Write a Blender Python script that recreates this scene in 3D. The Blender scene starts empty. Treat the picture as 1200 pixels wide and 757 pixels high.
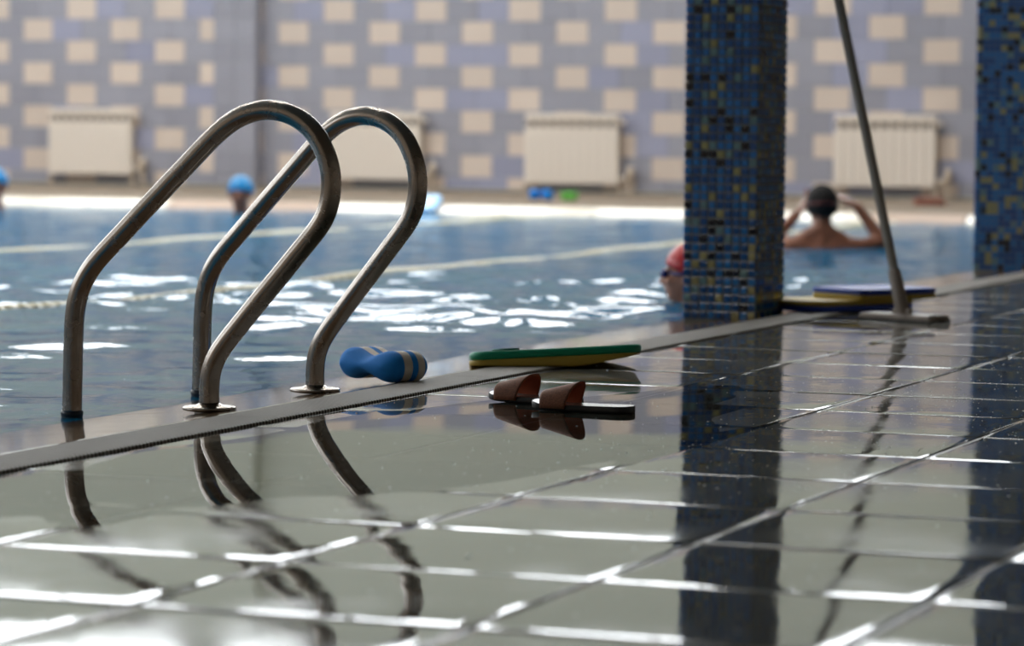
import bpy, bmesh, math, random
import numpy as np
from mathutils import Vector, Matrix

random.seed(7)
rng = np.random.default_rng(11)
scene = bpy.context.scene
col = scene.collection
PI = math.pi

# ------------------------------------------------------------------ camera
H_CAM = 0.613
F_PX = 3882.93
cam_d = bpy.data.cameras.new('camera')
cam = bpy.data.objects.new('camera', cam_d)
col.objects.link(cam)
right = Vector((0.9329, 0.3601, 0.0093))
down = Vector((0.0305, -0.0532, -0.9981))
fwd = Vector((-0.3589, 0.9314, -0.0606)).normalized()
right = (right - fwd * right.dot(fwd)).normalized()
up = right.cross(fwd).normalized()
m = Matrix((right, up, -fwd)).transposed().to_4x4()
m.translation = (0, 0, H_CAM)
cam.matrix_world = m
cam_d.sensor_fit = 'HORIZONTAL'
cam_d.sensor_width = 36.0
cam_d.lens = F_PX / 1200 * 36.0
cam_d.clip_start = 0.05
cam_d.clip_end = 200
cam_d.dof.use_dof = True
cam_d.dof.focus_distance = 7.25
cam_d.dof.aperture_fstop = 3.9
scene.camera = cam

# ------------------------------------------------------------------ light levels and exposure
world = bpy.data.worlds.new('world')
scene.world = world
world.use_nodes = True
bgn = world.node_tree.nodes['Background']
bgn.inputs[0].default_value = (0.75, 0.85, 1.0, 1)
bgn.inputs[1].default_value = 0.3
W_FAR = 6.0      # daylight in the high panes of the far wall
W_SIDE_FILL = 2.2     # fill light from unseen panes added in the wall across the pool
L_FILL = 18.0     # unseen fill panels added on the ceiling to brighten the far wall
scene.view_settings.view_transform = 'Standard'
scene.view_settings.look = 'None'
scene.view_settings.gamma = 1.0
scene.view_settings.use_curve_mapping = False
scene.view_settings.exposure = 0.25

# ------------------------------------------------------------------ helpers
def S(r, g, b):
    f = lambda v: ((v / 255) / 12.92 if v / 255 <= 0.04045 else (((v / 255) + 0.055) / 1.055) ** 2.4)
    return (f(r), f(g), f(b), 1)

MATS = {}
def mat(name, color, rough=0.5, metal=0.0, ior=1.5, spec=0.5, bump=None, noise=None, emit=None, rough_noise=None, var=None, coat=0.0):
    """bump=(scale, strength, dist)   noise=(scale, color2, low, high)   rough_noise=(scale, r0, r1)   var=amount of per object value change"""
    m = bpy.data.materials.new(name)
    m.use_nodes = True
    nt = m.node_tree
    b = nt.nodes['Principled BSDF']
    b.inputs['Base Color'].default_value = color
    b.inputs['Roughness'].default_value = rough
    b.inputs['Metallic'].default_value = metal
    b.inputs['IOR'].default_value = ior
    b.inputs['Specular IOR Level'].default_value = spec
    b.inputs['Coat Weight'].default_value = coat
    b.inputs['Coat Roughness'].default_value = 0.05
    tc = nt.nodes.new('ShaderNodeNewGeometry')
    def nz(scale, detail=3.0):
        n = nt.nodes.new('ShaderNodeTexNoise')
        n.inputs['Scale'].default_value = scale
        n.inputs['Detail'].default_value = detail
        nt.links.new(tc.outputs['Position'], n.inputs['Vector'])
        return n
    last = None
    if noise:
        n = nz(noise[0])
        mr = nt.nodes.new('ShaderNodeMapRange')
        mr.inputs['From Min'].default_value = noise[2]
        mr.inputs['From Max'].default_value = noise[3]
        nt.links.new(n.outputs['Fac'], mr.inputs['Value'])
        mx = nt.nodes.new('ShaderNodeMix'); mx.data_type = 'RGBA'
        mx.inputs['A'].default_value = color
        mx.inputs['B'].default_value = noise[1]
        nt.links.new(mr.outputs['Result'], mx.inputs['Factor'])
        last = mx.outputs['Result']
    if var:
        oi = nt.nodes.new('ShaderNodeObjectInfo')
        mr = nt.nodes.new('ShaderNodeMapRange')
        mr.inputs['To Min'].default_value = 1 - var
        mr.inputs['To Max'].default_value = 1 + var
        nt.links.new(oi.outputs['Random'], mr.inputs['Value'])
        hs = nt.nodes.new('ShaderNodeHueSaturation')
        if last: nt.links.new(last, hs.inputs['Color'])
        else: hs.inputs['Color'].default_value = color
        nt.links.new(mr.outputs['Result'], hs.inputs['Value'])
        last = hs.outputs['Color']
    if last: nt.links.new(last, b.inputs['Base Color'])
    if rough_noise:
        n = nz(rough_noise[0], 4.0)
        mr = nt.nodes.new('ShaderNodeMapRange')
        mr.inputs['From Min'].default_value = 0.42
        mr.inputs['From Max'].default_value = 0.68
        mr.inputs['To Min'].default_value = rough_noise[1]
        mr.inputs['To Max'].default_value = rough_noise[2]
        nt.links.new(n.outputs['Fac'], mr.inputs['Value'])
        nt.links.new(mr.outputs['Result'], b.inputs['Roughness'])
    if bump:
        prev = None
        for (sc, st, di) in (bump if isinstance(bump, list) else [bump]):
            n = nz(sc, 2.0)
            bp = nt.nodes.new('ShaderNodeBump')
            bp.inputs['Strength'].default_value = st
            bp.inputs['Distance'].default_value = di
            nt.links.new(n.outputs['Fac'], bp.inputs['Height'])
            if prev: nt.links.new(prev, bp.inputs['Normal'])
            prev = bp.outputs['Normal']
        nt.links.new(prev, b.inputs['Normal'])
    if emit:
        b.inputs['Emission Color'].default_value = emit[0]
        b.inputs['Emission Strength'].default_value = emit[1]
    MATS[name] = m
    return m

class MB:
    """collects faces for ONE mesh object"""
    def __init__(s): s.v = []; s.f = []; s.mi = []; s.sm = []
    def add(s, vs, fs, mi=0, smooth=False):
        o = len(s.v)
        s.v += [tuple(p) for p in vs]
        for f in fs:
            s.f.append(tuple(i + o for i in f)); s.mi.append(mi); s.sm.append(smooth)
        return s
    def box(s, x0, x1, y0, y1, z0, z1, mi=0):
        vs = [(x, y, z) for z in (z0, z1) for y in (y0, y1) for x in (x0, x1)]
        return s.add(vs, [(0, 2, 3, 1), (4, 5, 7, 6), (0, 1, 5, 4), (2, 6, 7, 3), (0, 4, 6, 2), (1, 3, 7, 5)], mi)
    def bbox(s, x0, x1, y0, y1, z0, z1, b, axis='z', mi=0):
        """box whose top in +axis (z), or -axis face (y) / +x face (x) is bevelled by b"""
        if axis == 'z':
            lo = [(x0, y0, z0), (x1, y0, z0), (x1, y1, z0), (x0, y1, z0)]
            md = [(x, y, z1 - b) for x, y, z in lo]
            hi = [(x0 + b, y0 + b, z1), (x1 - b, y0 + b, z1), (x1 - b, y1 - b, z1), (x0 + b, y1 - b, z1)]
        elif axis == '-y':
            lo = [(x0, y1, z0), (x1, y1, z0), (x1, y1, z1), (x0, y1, z1)]
            md = [(x, y0 + b, z) for x, y, z in lo]
            hi = [(x0 + b, y0, z0 + b), (x1 - b, y0, z0 + b), (x1 - b, y0, z1 - b), (x0 + b, y0, z1 - b)]
        else:
            lo = [(x0, y0, z0), (x0, y1, z0), (x0, y1, z1), (x0, y0, z1)]
            md = [(x1 - b, y, z) for x, y, z in lo]
            hi = [(x1, y0 + b, z0 + b), (x1, y1 - b, z0 + b), (x1, y1 - b, z1 - b), (x1, y0 + b, z1 - b)]
        vs = lo + md + hi
        fs = [(8, 9, 10, 11)]
        for k in range(2):
            for i in range(4):
                j = (i + 1) % 4
                fs.append((k * 4 + i, k * 4 + j, k * 4 + 4 + j, k * 4 + 4 + i))
        return s.add(vs, fs, mi)
    def tube(s, pts, r, n=16, mi=0, cap=True):
        pts = [Vector(p) for p in pts]
        rs = r if isinstance(r, (list, tuple)) else [r] * len(pts)
        vs = []; ref = None
        for i, p in enumerate(pts):
            t = (pts[min(i + 1, len(pts) - 1)] - pts[max(i - 1, 0)]).normalized()
            if ref is None:
                ref = Vector((0, 0, 1)) if abs(t.z) < 0.9 else Vector((0, 1, 0))
            a = (ref - t * ref.dot(t)).normalized(); ref = a
            b = t.cross(a)
            for k in range(n):
                q = 2 * PI * k / n
                vs.append(p + (a * math.cos(q) + b * math.sin(q)) * rs[i])
        fs = []
        for i in range(len(pts) - 1):
            for k in range(n):
                fs.append((i * n + k, i * n + (k + 1) % n, (i + 1) * n + (k + 1) % n, (i + 1) * n + k))
        s.add(vs, fs, mi, True)
        if cap:
            s.add(vs[:n], [tuple(range(n))[::-1]], mi); s.add(vs[-n:], [tuple(range(n))], mi)
        return s
    def lathe(s, prof, c=(0, 0, 0), n=24, mi=0, smooth=True):
        vs = []
        for r, z in prof:
            for k in range(n):
                q = 2 * PI * k / n
                vs.append((c[0] + r * math.cos(q), c[1] + r * math.sin(q), c[2] + z))
        fs = []
        for i in range(len(prof) - 1):
            for k in range(n):
                fs.append((i * n + k, i * n + (k + 1) % n, (i + 1) * n + (k + 1) % n, (i + 1) * n + k))
        return s.add(vs, fs, mi, smooth)
    def ell(s, c, r, rot=None, n=16, mi=0):
        vs = []; fs = []
        c = Vector(c)
        for i in range(n // 2 + 1):
            th = PI * i / (n // 2)
            for k in range(n):
                q = 2 * PI * k / n
                p = Vector((r[0] * math.sin(th) * math.cos(q), r[1] * math.sin(th) * math.sin(q), r[2] * math.cos(th)))
                if rot: p = rot @ p
                vs.append(c + p)
        for i in range(n // 2):
            for k in range(n):
                fs.append((i * n + k, (i + 1) * n + k, (i + 1) * n + (k + 1) % n, i * n + (k + 1) % n))
        return s.add(vs, fs, mi, True)
    def cap(s, a, b, ra, rb, n=12, mi=0):
        """tapered capsule"""
        a, b = Vector(a), Vector(b)
        d = (b - a).normalized()
        pts = []; rs = []
        for k in range(5):
            q = PI / 2 * k / 4
            pts.append(a - d * ra * math.cos(q)); rs.append(max(ra * math.sin(q), 1e-4))
        for k in range(5):
            q = PI / 2 * k / 4
            pts.append(b + d * rb * math.sin(q)); rs.append(max(rb * math.cos(q), 1e-4))
        return s.tube(pts, rs, n, mi, True)
    def mesh(s, name, mats):
        me = bpy.data.meshes.new(name)
        me.from_pydata(s.v, [], s.f)
        for mm in (mats if isinstance(mats, (list, tuple)) else [mats]):
            me.materials.append(MATS[mm] if isinstance(mm, str) else mm)
        me.polygons.foreach_set('material_index', s.mi)
        me.polygons.foreach_set('use_smooth', s.sm)
        me.update()
        return me
    def build(s, name, mats, parent=None, fix=False):
        me = s.mesh(name, mats)
        if fix:
            bm = bmesh.new(); bm.from_mesh(me)
            bmesh.ops.remove_doubles(bm, verts=bm.verts, dist=1e-5)
            bmesh.ops.recalc_face_normals(bm, faces=bm.faces)
            bm.to_mesh(me); bm.free()
        return put(name, me, parent)

def put(name, me, parent=None, loc=None, rot=None):
    o = bpy.data.objects.new(name, me)
    col.objects.link(o)
    if parent is not None: o.parent = parent
    if loc is not None: o.location = loc
    if rot is not None: o.rotation_euler = rot
    return o

def tag(o, label=None, cat=None, group=None, kind=None):
    if label: o['label'] = label
    if cat: o['category'] = cat
    if group: o['group'] = group
    if kind: o['kind'] = kind
    return o

def empty(name, loc=(0, 0, 0), rz=0.0):
    o = bpy.data.objects.new(name, None)
    o.empty_display_size = 0.1
    col.objects.link(o)
    o.location = loc; o.rotation_euler = (0, 0, rz)
    return o

def bevel(o, w, seg=2):
    md = o.modifiers.new('bevel', 'BEVEL'); md.width = w; md.segments = seg; md.limit_method = 'ANGLE'
    return o

def catmull(pts, n=8):
    P = [Vector(p) for p in pts]
    P = [P[0] * 2 - P[1]] + P + [P[-1] * 2 - P[-2]]
    out = []
    for i in range(1, len(P) - 2):
        for k in range(n):
            t = k / n
            a, b, c, d = P[i - 1], P[i], P[i + 1], P[i + 2]
            out.append(0.5 * ((2 * b) + (c - a) * t + (2 * a - 5 * b + 4 * c - d) * t * t + (3 * b - a - 3 * c + d) * t ** 3))
    out.append(P[-2])
    return out

# ------------------------------------------------------------------ materials
mat('grout', S(120, 118, 112), 0.3, noise=(30, S(95, 92, 86), .4, .7))
mat('floor_tile_wet', S(112, 112, 104), 0.06, ior=1.45, noise=(6, S(98, 97, 90), .35, .7),
    rough_noise=(2.4, 0.02, 0.12), bump=[(7, 0.13, 0.004), (30, 0.13, 0.001)], var=0.05)
mat('rim_stone', S(112, 94, 76), 0.09, ior=1.4, noise=(14, S(96, 78, 60), .35, .7), bump=[(20, .06, .004)], var=.06)
mat('plaster', S(198, 203, 190), 0.7)
mat('dado_base', S(150, 148, 150), 0.6)
mat('tile_beige', S(220, 205, 192), 0.3, var=0.05)
mat('tile_lavender', S(158, 159, 171), 0.3, var=0.07)
mat('tile_periwinkle', S(160, 163, 186), 0.3, var=0.07)
mat('white_enamel', S(238, 228, 216), 0.35)
mat('slot_shade_brown', S(120, 108, 96), 0.6)  # brown painted in for the shade of the radiator's top slot
mat('pipe_paint', S(205, 190, 170), 0.4)
mat('far_deck_tile', S(128, 112, 94), 0.6, noise=(3, S(108, 94, 78), .4, .7))
mat('curb_ceramic', S(236, 226, 208), 0.14, bump=(8, .1, .01))
mat('curb_glare_gap', S(178, 150, 128), 0.45, noise=(2, S(160, 132, 110), .4, .7))  # dimmer copy of the curb, coloured for breaks in its window reflection
mat('pool_blue', S(96, 160, 186), 0.4)
mat('steel', (0.42, 0.375, 0.335, 1), 0.26, metal=1.0, rough_noise=(25, .22, .30), noise=(9, (0.38, 0.335, 0.295, 1), .35, .7))
mat('steel_dark', (0.20, 0.18, 0.16, 1), 0.3, metal=1.0)
mat('rubber_cuff', S(28, 44, 62), 0.3)
mat('m_navy', S(30, 84, 146), 0.12, var=.1)
mat('m_blue', S(40, 116, 184), 0.12, var=.1)
mat('m_teal', S(112, 146, 150), 0.15, var=.1)
mat('m_olive', S(166, 158, 108), 0.15, var=.1)
mat('m_black', S(20, 24, 40), 0.12, var=.1)
mat('m_grout', S(122, 126, 124), 0.6)
mat('foam_green', S(0, 150, 112), 0.42, bump=(300, .12, .001))
mat('foam_green_dark', S(0, 100, 80), 0.5)
mat('foam_yellow', S(186, 160, 62), 0.55, bump=(300, .12, .001))
mat('foam_navy', S(20, 62, 168), 0.45, bump=(300, .12, .001))
mat('foam_blue', S(0, 128, 218), 0.8, bump=(260, .15, .001))
mat('foam_white', S(206, 202, 192), 0.6, bump=(260, .15, .001))
mat('sole_black', S(14, 15, 18), 0.5)
mat('insole', S(140, 132, 126), 0.25)
mat('strap_brown', S(150, 98, 72), 0.65, noise=(500, S(112, 72, 54), .4, .6), bump=(600, .4, .001))
mat('strap_lining', S(178, 86, 48), 0.6)
mat('mop_grey', S(140, 130, 122), 0.4)
mat('pole_grey', S(150, 147, 141), 0.45)
mat('skin', S(196, 136, 108), 0.4, noise=(8, S(176, 114, 88), .4, .7))
mat('skin_tan', S(150, 96, 72), 0.4, noise=(8, S(132, 82, 60), .4, .7))
mat('hair_black', S(12, 9, 9), 0.85, bump=(90, .5, .006))
mat('strap_red', S(92, 30, 30), 0.5)
mat('cap_blue', S(0, 140, 206), 0.3)
mat('cap_red', S(196, 30, 40), 0.3)
mat('goggle_blue', S(16, 30, 120), 0.2)
mat('eye', S(20, 16, 14), 0.2)
mat('rope_white', S(232, 226, 196), 0.35)
mat('rope_yellow', S(214, 206, 168), 0.35)
mat('rope_blue', S(60, 120, 190), 0.35)
mat('foam_pale_blue', S(120, 190, 244), 0.16)
mat('foam_lime', S(96, 190, 70), 0.4)
mat('towel_rust', S(150, 96, 80), 0.8)
mat('room_wall', S(150, 140, 128), 0.7)
mat('near_wall', S(186, 170, 152), 0.7)
mat('ceiling_paint', S(196, 190, 180), 0.8)
mat('shade_slab_paint', S(176, 164, 150), 0.8)  # paint of the slab added to shade the near deck
mat('frame_white', S(215, 215, 212), 0.4)
mat('pane_far', (0.8, 0.85, 0.9, 1), 0.3, emit=((0.93, 0.97, 1.0, 1), W_FAR))
mat('pane_side_fill', (0.8, 0.85, 0.9, 1), 0.3, emit=((0.93, 0.97, 1.0, 1), W_SIDE_FILL))  # glow of the added side fill panes
mat('fill_panel', (0.9, 0.9, 0.88, 1), 0.3, emit=((1.0, 0.965, 0.92, 1), L_FILL))  # glow of the added ceiling fill panels
mat('droplet', S(225, 230, 232), 0.03, ior=1.33)

# grate: fine woven relief
def grate_mat():
    m = mat('grate_plastic', S(172, 166, 158), 0.6, spec=0.15)
    nt = m.node_tree; b = nt.nodes['Principled BSDF']
    g = nt.nodes.new('ShaderNodeNewGeometry')
    outs = []
    for ax in ((1, 0, 0), (0, 1, 0)):
        mp = nt.nodes.new('ShaderNodeVectorMath'); mp.operation = 'DOT_PRODUCT'
        mp.inputs[1].default_value = ax
        nt.links.new(g.outputs['Position'], mp.inputs[0])
        ml = nt.nodes.new('ShaderNodeMath'); ml.operation = 'MULTIPLY'; ml.inputs[1].default_value = 2 * PI / 0.0145
        nt.links.new(mp.outputs['Value'], ml.inputs[0])
        sn = nt.nodes.new('ShaderNodeMath'); sn.operation = 'SINE'
        nt.links.new(ml.outputs[0], sn.inputs[0]); outs.append(sn.outputs[0])
    mu = nt.nodes.new('ShaderNodeMath'); mu.operation = 'MULTIPLY'
    nt.links.new(outs[0], mu.inputs[0]); nt.links.new(outs[1], mu.inputs[1])
    mr = nt.nodes.new('ShaderNodeMapRange'); mr.inputs['From Min'].default_value = -.2; mr.inputs['From Max'].default_value = .5
    mr.inputs['To Min'].default_value = .0; mr.inputs['To Max'].default_value = 1.0
    nt.links.new(mu.outputs[0], mr.inputs['Value'])
    mx = nt.nodes.new('ShaderNodeMix'); mx.data_type = 'RGBA'
    mx.inputs['A'].default_value = S(172, 168, 162); mx.inputs['B'].default_value = S(66, 62, 58)
    nt.links.new(mr.outputs['Result'], mx.inputs['Factor']); nt.links.new(mx.outputs['Result'], b.inputs['Base Color'])
    bp = nt.nodes.new('ShaderNodeBump'); bp.inputs['Strength'].default_value = 0.7; bp.inputs['Distance'].default_value = 0.002
    nt.links.new(mu.outputs[0], bp.inputs['Height'])
    nt.links.new(bp.outputs['Normal'], b.inputs['Normal'])
grate_mat()

def water_mat():
    m = bpy.data.materials.new('pool_water'); m.use_nodes = True
    nt = m.node_tree; nt.nodes.clear()
    out = nt.nodes.new('ShaderNodeOutputMaterial')
    g = nt.nodes.new('ShaderNodeNewGeometry')
    prev = None
    for sc, st, di, sx in ((5.0, 0.36, 0.010, 1.0), (19.0, 0.42, 0.003, 1.0)):
        mp = nt.nodes.new('ShaderNodeMapping'); mp.inputs['Scale'].default_value = (sx, 1.0, 1.0)
        nt.links.new(g.outputs['Position'], mp.inputs['Vector'])
        n = nt.nodes.new('ShaderNodeTexNoise'); n.inputs['Scale'].default_value = sc; n.inputs['Detail'].default_value = 1.5
        nt.links.new(mp.outputs['Vector'], n.inputs['Vector'])
        b = nt.nodes.new('ShaderNodeBump'); b.inputs['Strength'].default_value = st; b.inputs['Distance'].default_value = di
        nt.links.new(n.outputs['Fac'], b.inputs['Height'])
        if prev: nt.links.new(prev, b.inputs['Normal'])
        prev = b.outputs['Normal']
    fr = nt.nodes.new('ShaderNodeFresnel'); fr.inputs['IOR'].default_value = 1.33
    nt.links.new(prev, fr.inputs['Normal'])
    gl = nt.nodes.new('ShaderNodeBsdfGlossy'); gl.inputs['Roughness'].default_value = 0.04
    gl.inputs['Color'].default_value = (1, 1, 1, 1)
    nt.links.new(prev, gl.inputs['Normal'])
    df = nt.nodes.new('ShaderNodeBsdfDiffuse'); df.inputs['Color'].default_value = S(22, 118, 164)
    tr = nt.nodes.new('ShaderNodeBsdfTransparent'); tr.inputs['Color'].default_value = (0.45, 0.75, 0.85, 1)
    mb = nt.nodes.new('ShaderNodeMixShader'); mb.inputs[0].default_value = 0.3
    nt.links.new(df.outputs[0], mb.inputs[1]); nt.links.new(tr.outputs[0], mb.inputs[2])
    mx = nt.nodes.new('ShaderNodeMixShader')
    fm = nt.nodes.new('ShaderNodeMath'); fm.operation = 'MULTIPLY'; fm.inputs[1].default_value = 0.66
    nt.links.new(fr.outputs[0], fm.inputs[0])
    nt.links.new(fm.outputs[0], mx.inputs[0]); nt.links.new(mb.outputs[0], mx.inputs[1]); nt.links.new(gl.outputs[0], mx.inputs[2])
    nt.links.new(mx.outputs[0], out.inputs['Surface'])
    MATS['pool_water'] = m
water_mat()

# ------------------------------------------------------------------ measurements of the hall
Z_W = -0.035           # water level
X_EDGE = -2.862        # deck tiles end, grate begins
X_GR = -3.02           # grate ends, rim begins
X_RIM = -3.62          # rim ends under water
Y_FAR = 21.6           # far pool edge
Y_WALL = 26.4
X_LW, X_RW, Y_BW, Z_C = -19.0, 2.6, -4.0, 7.4
Y_N = 2.2              # near end of the pool
SILL, HEAD = 4.18, 7.0

def struct(name, mb, mats, parent=None):
    o = mb.build(name, mats, parent)
    if parent is None: o['kind'] = 'structure'
    return o

# ------------------------------------------------------------------ floor of the near deck with its tiles
fl = MB(); fl.box(X_EDGE, X_RW, Y_BW, Y_WALL, -0.12, -0.0025)
floor = struct('floor', fl, 'grout')
xs = [X_EDGE + 0.004] + [-2.395 + 0.457 * k for k in range(0, 12)]
PY = 0.4515
ys = [4.61 + PY * k for k in range(-10, 49)]
def tile_mesh(wx, wy, seed):
    """cushion edged tile: flat middle, edges falling away very gently to the joint"""
    r = random.Random(seed)
    g = 0.0026
    mbx = MB()
    rings = [(0.0, -0.012), (0.0, -0.0016), (0.006, -0.00085), (0.016 + r.random() * .006, -0.00030), (0.030 + r.random() * .008, 0.0)]
    vs = []
    dep = r.choice([.6, 1.0, 1.4, 1.9])
    for ins, z in rings:
        if -.01 < z < 0: z *= dep
        x0, x1, y0, y1 = -wx / 2 + g + ins, wx / 2 - g - ins, -wy / 2 + g + ins, wy / 2 - g - ins
        vs += [(x0, y0, z), (x1, y0, z), (x1, y1, z), (x0, y1, z)]
    fs = [(16, 17, 18, 19)]
    for k in range(4):
        for i in range(4):
            j = (i + 1) % 4
            fs.append((k * 4 + i, k * 4 + j, k * 4 + 4 + j, k * 4 + 4 + i))
    mbx.add(vs, fs, 0, True)
    return mbx.mesh('floor_tile', 'floor_tile_wet')
tile_cache = {}
rest = MB()
cells = []
for i in range(len(xs) - 1):
    for j in range(len(ys) - 1):
        cx, cy = (xs[i] + xs[i + 1]) / 2, (ys[j] + ys[j + 1]) / 2
        cells.append((i, j, cx, cy))
FWD = Vector((-0.3589, 0.9314)); RGT = Vector((0.9329, 0.3601))
def inview(cx, cy, pad=0.6):
    d = Vector((cx, cy)); z = d.dot(FWD); x = d.dot(RGT)
    return z > 3.0 and abs(x) < z * 600 / F_PX + pad
near = sorted([c for c in cells if inview(c[2], c[3])], key=lambda c: math.hypot(c[2], c[3]))[:290]
near_set = {(c[0], c[1]) for c in near}
for i, j, cx, cy in cells:
    wx, wy = xs[i + 1] - xs[i], ys[j + 1] - ys[j]
    if (i, j) in near_set:
        key = (round(wx, 3), random.randrange(8))
        if key not in tile_cache: tile_cache[key] = tile_mesh(wx, wy, key[1] + int(wx * 1000))
        put('floor_tile', tile_cache[key], floor, (cx, cy, random.uniform(-.0004, .0002)),
            (random.gauss(0, .0010), random.gauss(0, .0010), 0))
    else:
        rest.bbox(cx - wx / 2 + .003, cx + wx / 2 - .003, cy - wy / 2 + .003, cy + wy / 2 - .003, -.01, 0, .002)
o = rest.build('floor_tiles_beyond', 'floor_tile_wet', floor); o['kind'] = 'stuff'

# ------------------------------------------------------------------ pool rim and grate along the near edge
def rim_z(x): return max(0.0, (X_GR - x)) * -0.092 + 0.001
rim = MB(); rim.add([(X_RIM, Y_N, -.3), (X_EDGE, Y_N, -.3), (X_EDGE, Y_N, -.012), (X_GR, Y_N, -.012), (X_RIM, Y_N, rim_z(X_RIM) - .012),
                     (X_RIM, Y_WALL, -.3), (X_EDGE, Y_WALL, -.3), (X_EDGE, Y_WALL, -.012), (X_GR, Y_WALL, -.012), (X_RIM, Y_WALL, rim_z(X_RIM) - .012)],
                    [(0, 1, 2, 3, 4), (9, 8, 7, 6, 5), (0, 5, 6, 1), (1, 6, 7, 2), (2, 7, 8, 3), (3, 8, 9, 4), (4, 9, 5, 0)])
rim_o = struct('trim_1', rim, 'grout')
tag(rim_o, 'brown wet stone rim sloping into the water along the near pool edge', 'pool rim')
rt = MB()
Lr = 0.60
vs = [(X_RIM, .002, rim_z(X_RIM) - .01), (X_GR - .004, .002, -.01), (X_GR - .004, Lr - .002, -.01), (X_RIM, Lr - .002, rim_z(X_RIM) - .01),
      (X_RIM, .002, rim_z(X_RIM)), (X_GR - .016, .002, rim_z(X_GR - .016)), (X_GR - .016, Lr - .002, rim_z(X_GR - .016)), (X_RIM, Lr - .002, rim_z(X_RIM)),
      (X_GR - .004, .002, rim_z(X_GR) - .0022), (X_GR - .004, Lr - .002, rim_z(X_GR) - .0022)]
rt.add(vs, [(4, 5, 6, 7), (0, 1, 8, 5, 4), (5, 8, 9, 6), (1, 2, 9, 8), (2, 3, 7, 6, 9), (3, 0, 4, 7)])
rme = rt.mesh('rim_tile', 'rim_stone')
y = Y_N
while y < 21.0:
    put('rim_tile', rme, rim_o, (0, y, 0)); y += Lr
GZ = 0.0045
gb = empty('trim_2', (0, 0, 0)); gb['kind'] = 'structure'
tag(gb, 'pale grey textured overflow grating between floor tiles and pool rim', 'grating')
gm = MB()
gp_ = [(X_GR + .002, -.011), (X_GR + .002, .0005), (X_GR + .006, .0022), (X_EDGE - .016, GZ), (X_EDGE - .008, GZ - .0006), (X_EDGE - .006, GZ - .0022), (X_EDGE - .006, -.011)]
n = len(gp_)
gm.add([(a, yy, b) for yy in (.0015, 1.2 - .0015) for a, b in gp_], [(i, n + i, n + (i + 1) % n, (i + 1) % n) for i in range(n)] + [tuple(range(n)), tuple(range(n, 2 * n))[::-1]])
gme = gm.mesh('grating_length', 'grate_plastic')
y = Y_N + .35
while y < 24.5:
    put('grating_length', gme, gb, (0, y, 0)); y += 1.2

# ------------------------------------------------------------------ pool basin and water
X_FL = -17.0
pb = MB()
pb.add([(X_RIM, Y_N, -1.7), (X_RIM, Y_FAR, -1.7), (X_FL, Y_FAR, -1.7), (X_FL, Y_N, -1.7),
        (X_RIM, Y_N, -.05), (X_RIM, Y_FAR, -.05), (X_FL, Y_FAR, -.05), (X_FL, Y_N, -.05)],
       [(0, 3, 2, 1), (0, 1, 5, 4), (1, 2, 6, 5), (2, 3, 7, 6), (3, 0, 4, 7)])
basin = struct('pool_basin', pb, 'pool_blue')

def waves():
    x0, x1 = X_FL, -3.30
    y0, y1 = 4.6, Y_FAR + .012
    nx, ny = 260, 520
    u = np.linspace(0, 1, nx); xa = x1 + (x0 - x1) * (u * 0.45 + 0.55 * u ** 2.2)
    v = np.linspace(0, 1, ny); ya = y0 + (y1 - y0) * (v * 0.75 + 0.25 * v ** 2)
    X, Y = np.meshgrid(xa, ya)
    Z = np.zeros_like(X)
    amp = 0.55 + 0.9 * np.exp(-((Y - 11.6 - .25 * (X + 4)) / 1.7) ** 2) + 1.3 * np.exp(-(((X + 4.0) / .75) ** 2 + ((Y - 10.4) / .85) ** 2)) \
        + 0.8 * np.exp(-(((X + 3.9) / .9) ** 2 + ((Y - 13.2) / 1.3) ** 2))
    amp *= np.clip((Y_FAR + 8.0 - Y) / 12.0, 0.75, 1)
    amp *= np.clip((-3.30 - X) / 0.5, 0.30, 1)
    for k in range(60):
        lam = 0.17 * (.85 / 0.17) ** (rng.random())       # 0.22 .. 1.0 m
        th = rng.normal(PI / 2, 0.9)
        kx, ky = 2 * PI / lam * math.cos(th), 2 * PI / lam * math.sin(th)
        a = 0.00185 * lam ** 0.95
        Z += a * np.sin(kx * X + ky * Y + rng.random() * 2 * PI + 0.5 * np.sin(X * .9 + rng.random() * 6) + .5 * np.sin(Y * .7 + rng.random() * 6))
    Z = Z_W + Z * amp
    vs = np.stack([X, Y, Z], -1).reshape(-1, 3)
    idx = np.arange(nx * ny).reshape(ny, nx)
    f = np.stack([idx[:-1, :-1], idx[1:, :-1], idx[1:, 1:], idx[:-1, 1:]], -1).reshape(-1, 4)
    me = bpy.data.meshes.new('pool_water')
    me.from_pydata(vs.tolist(), [], f.tolist())
    me.polygons.foreach_set('use_smooth', [True] * len(f))
    me.materials.append(MATS['pool_water'])
    return put('pool_water', me)
wt = waves()
tag(wt, 'rippled blue pool water glinting with window light', 'water', kind='stuff')

# ------------------------------------------------------------------ far deck, curb and far wall
fd = MB(); fd.box(X_LW, X_EDGE - .4, Y_FAR + .17, Y_WALL + .4, -.3, 0.018)
far_deck = struct('floor_far', fd, 'far_deck_tile')
cb = MB(); cb.box(X_FL, X_RIM, Y_FAR + .03, Y_FAR + .168, -.4, -.045)
curb = struct('trim_3', cb, 'grout')
tag(curb, 'bright wet ceramic lip along the far pool edge below the tiled wall', 'pool edge')
cl = .66
cm = MB()
prof = [(Y_FAR, -.06), (Y_FAR, -.040), (Y_FAR + .04, -.026), (Y_FAR + .09, -.006), (Y_FAR + .135, .012), (Y_FAR + .165, .021), (Y_FAR + .20, .022), (Y_FAR + .20, .018), (Y_FAR + .165, -.06)]
n = len(prof)
vs = [(x, py, pz) for x in (0.006, cl - .006) for py, pz in prof]
fs = [(i, (i + 1) % n, n + (i + 1) % n, n + i) for i in range(n)] + [tuple(range(n))[::-1], tuple(range(n, 2 * n))]
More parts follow.
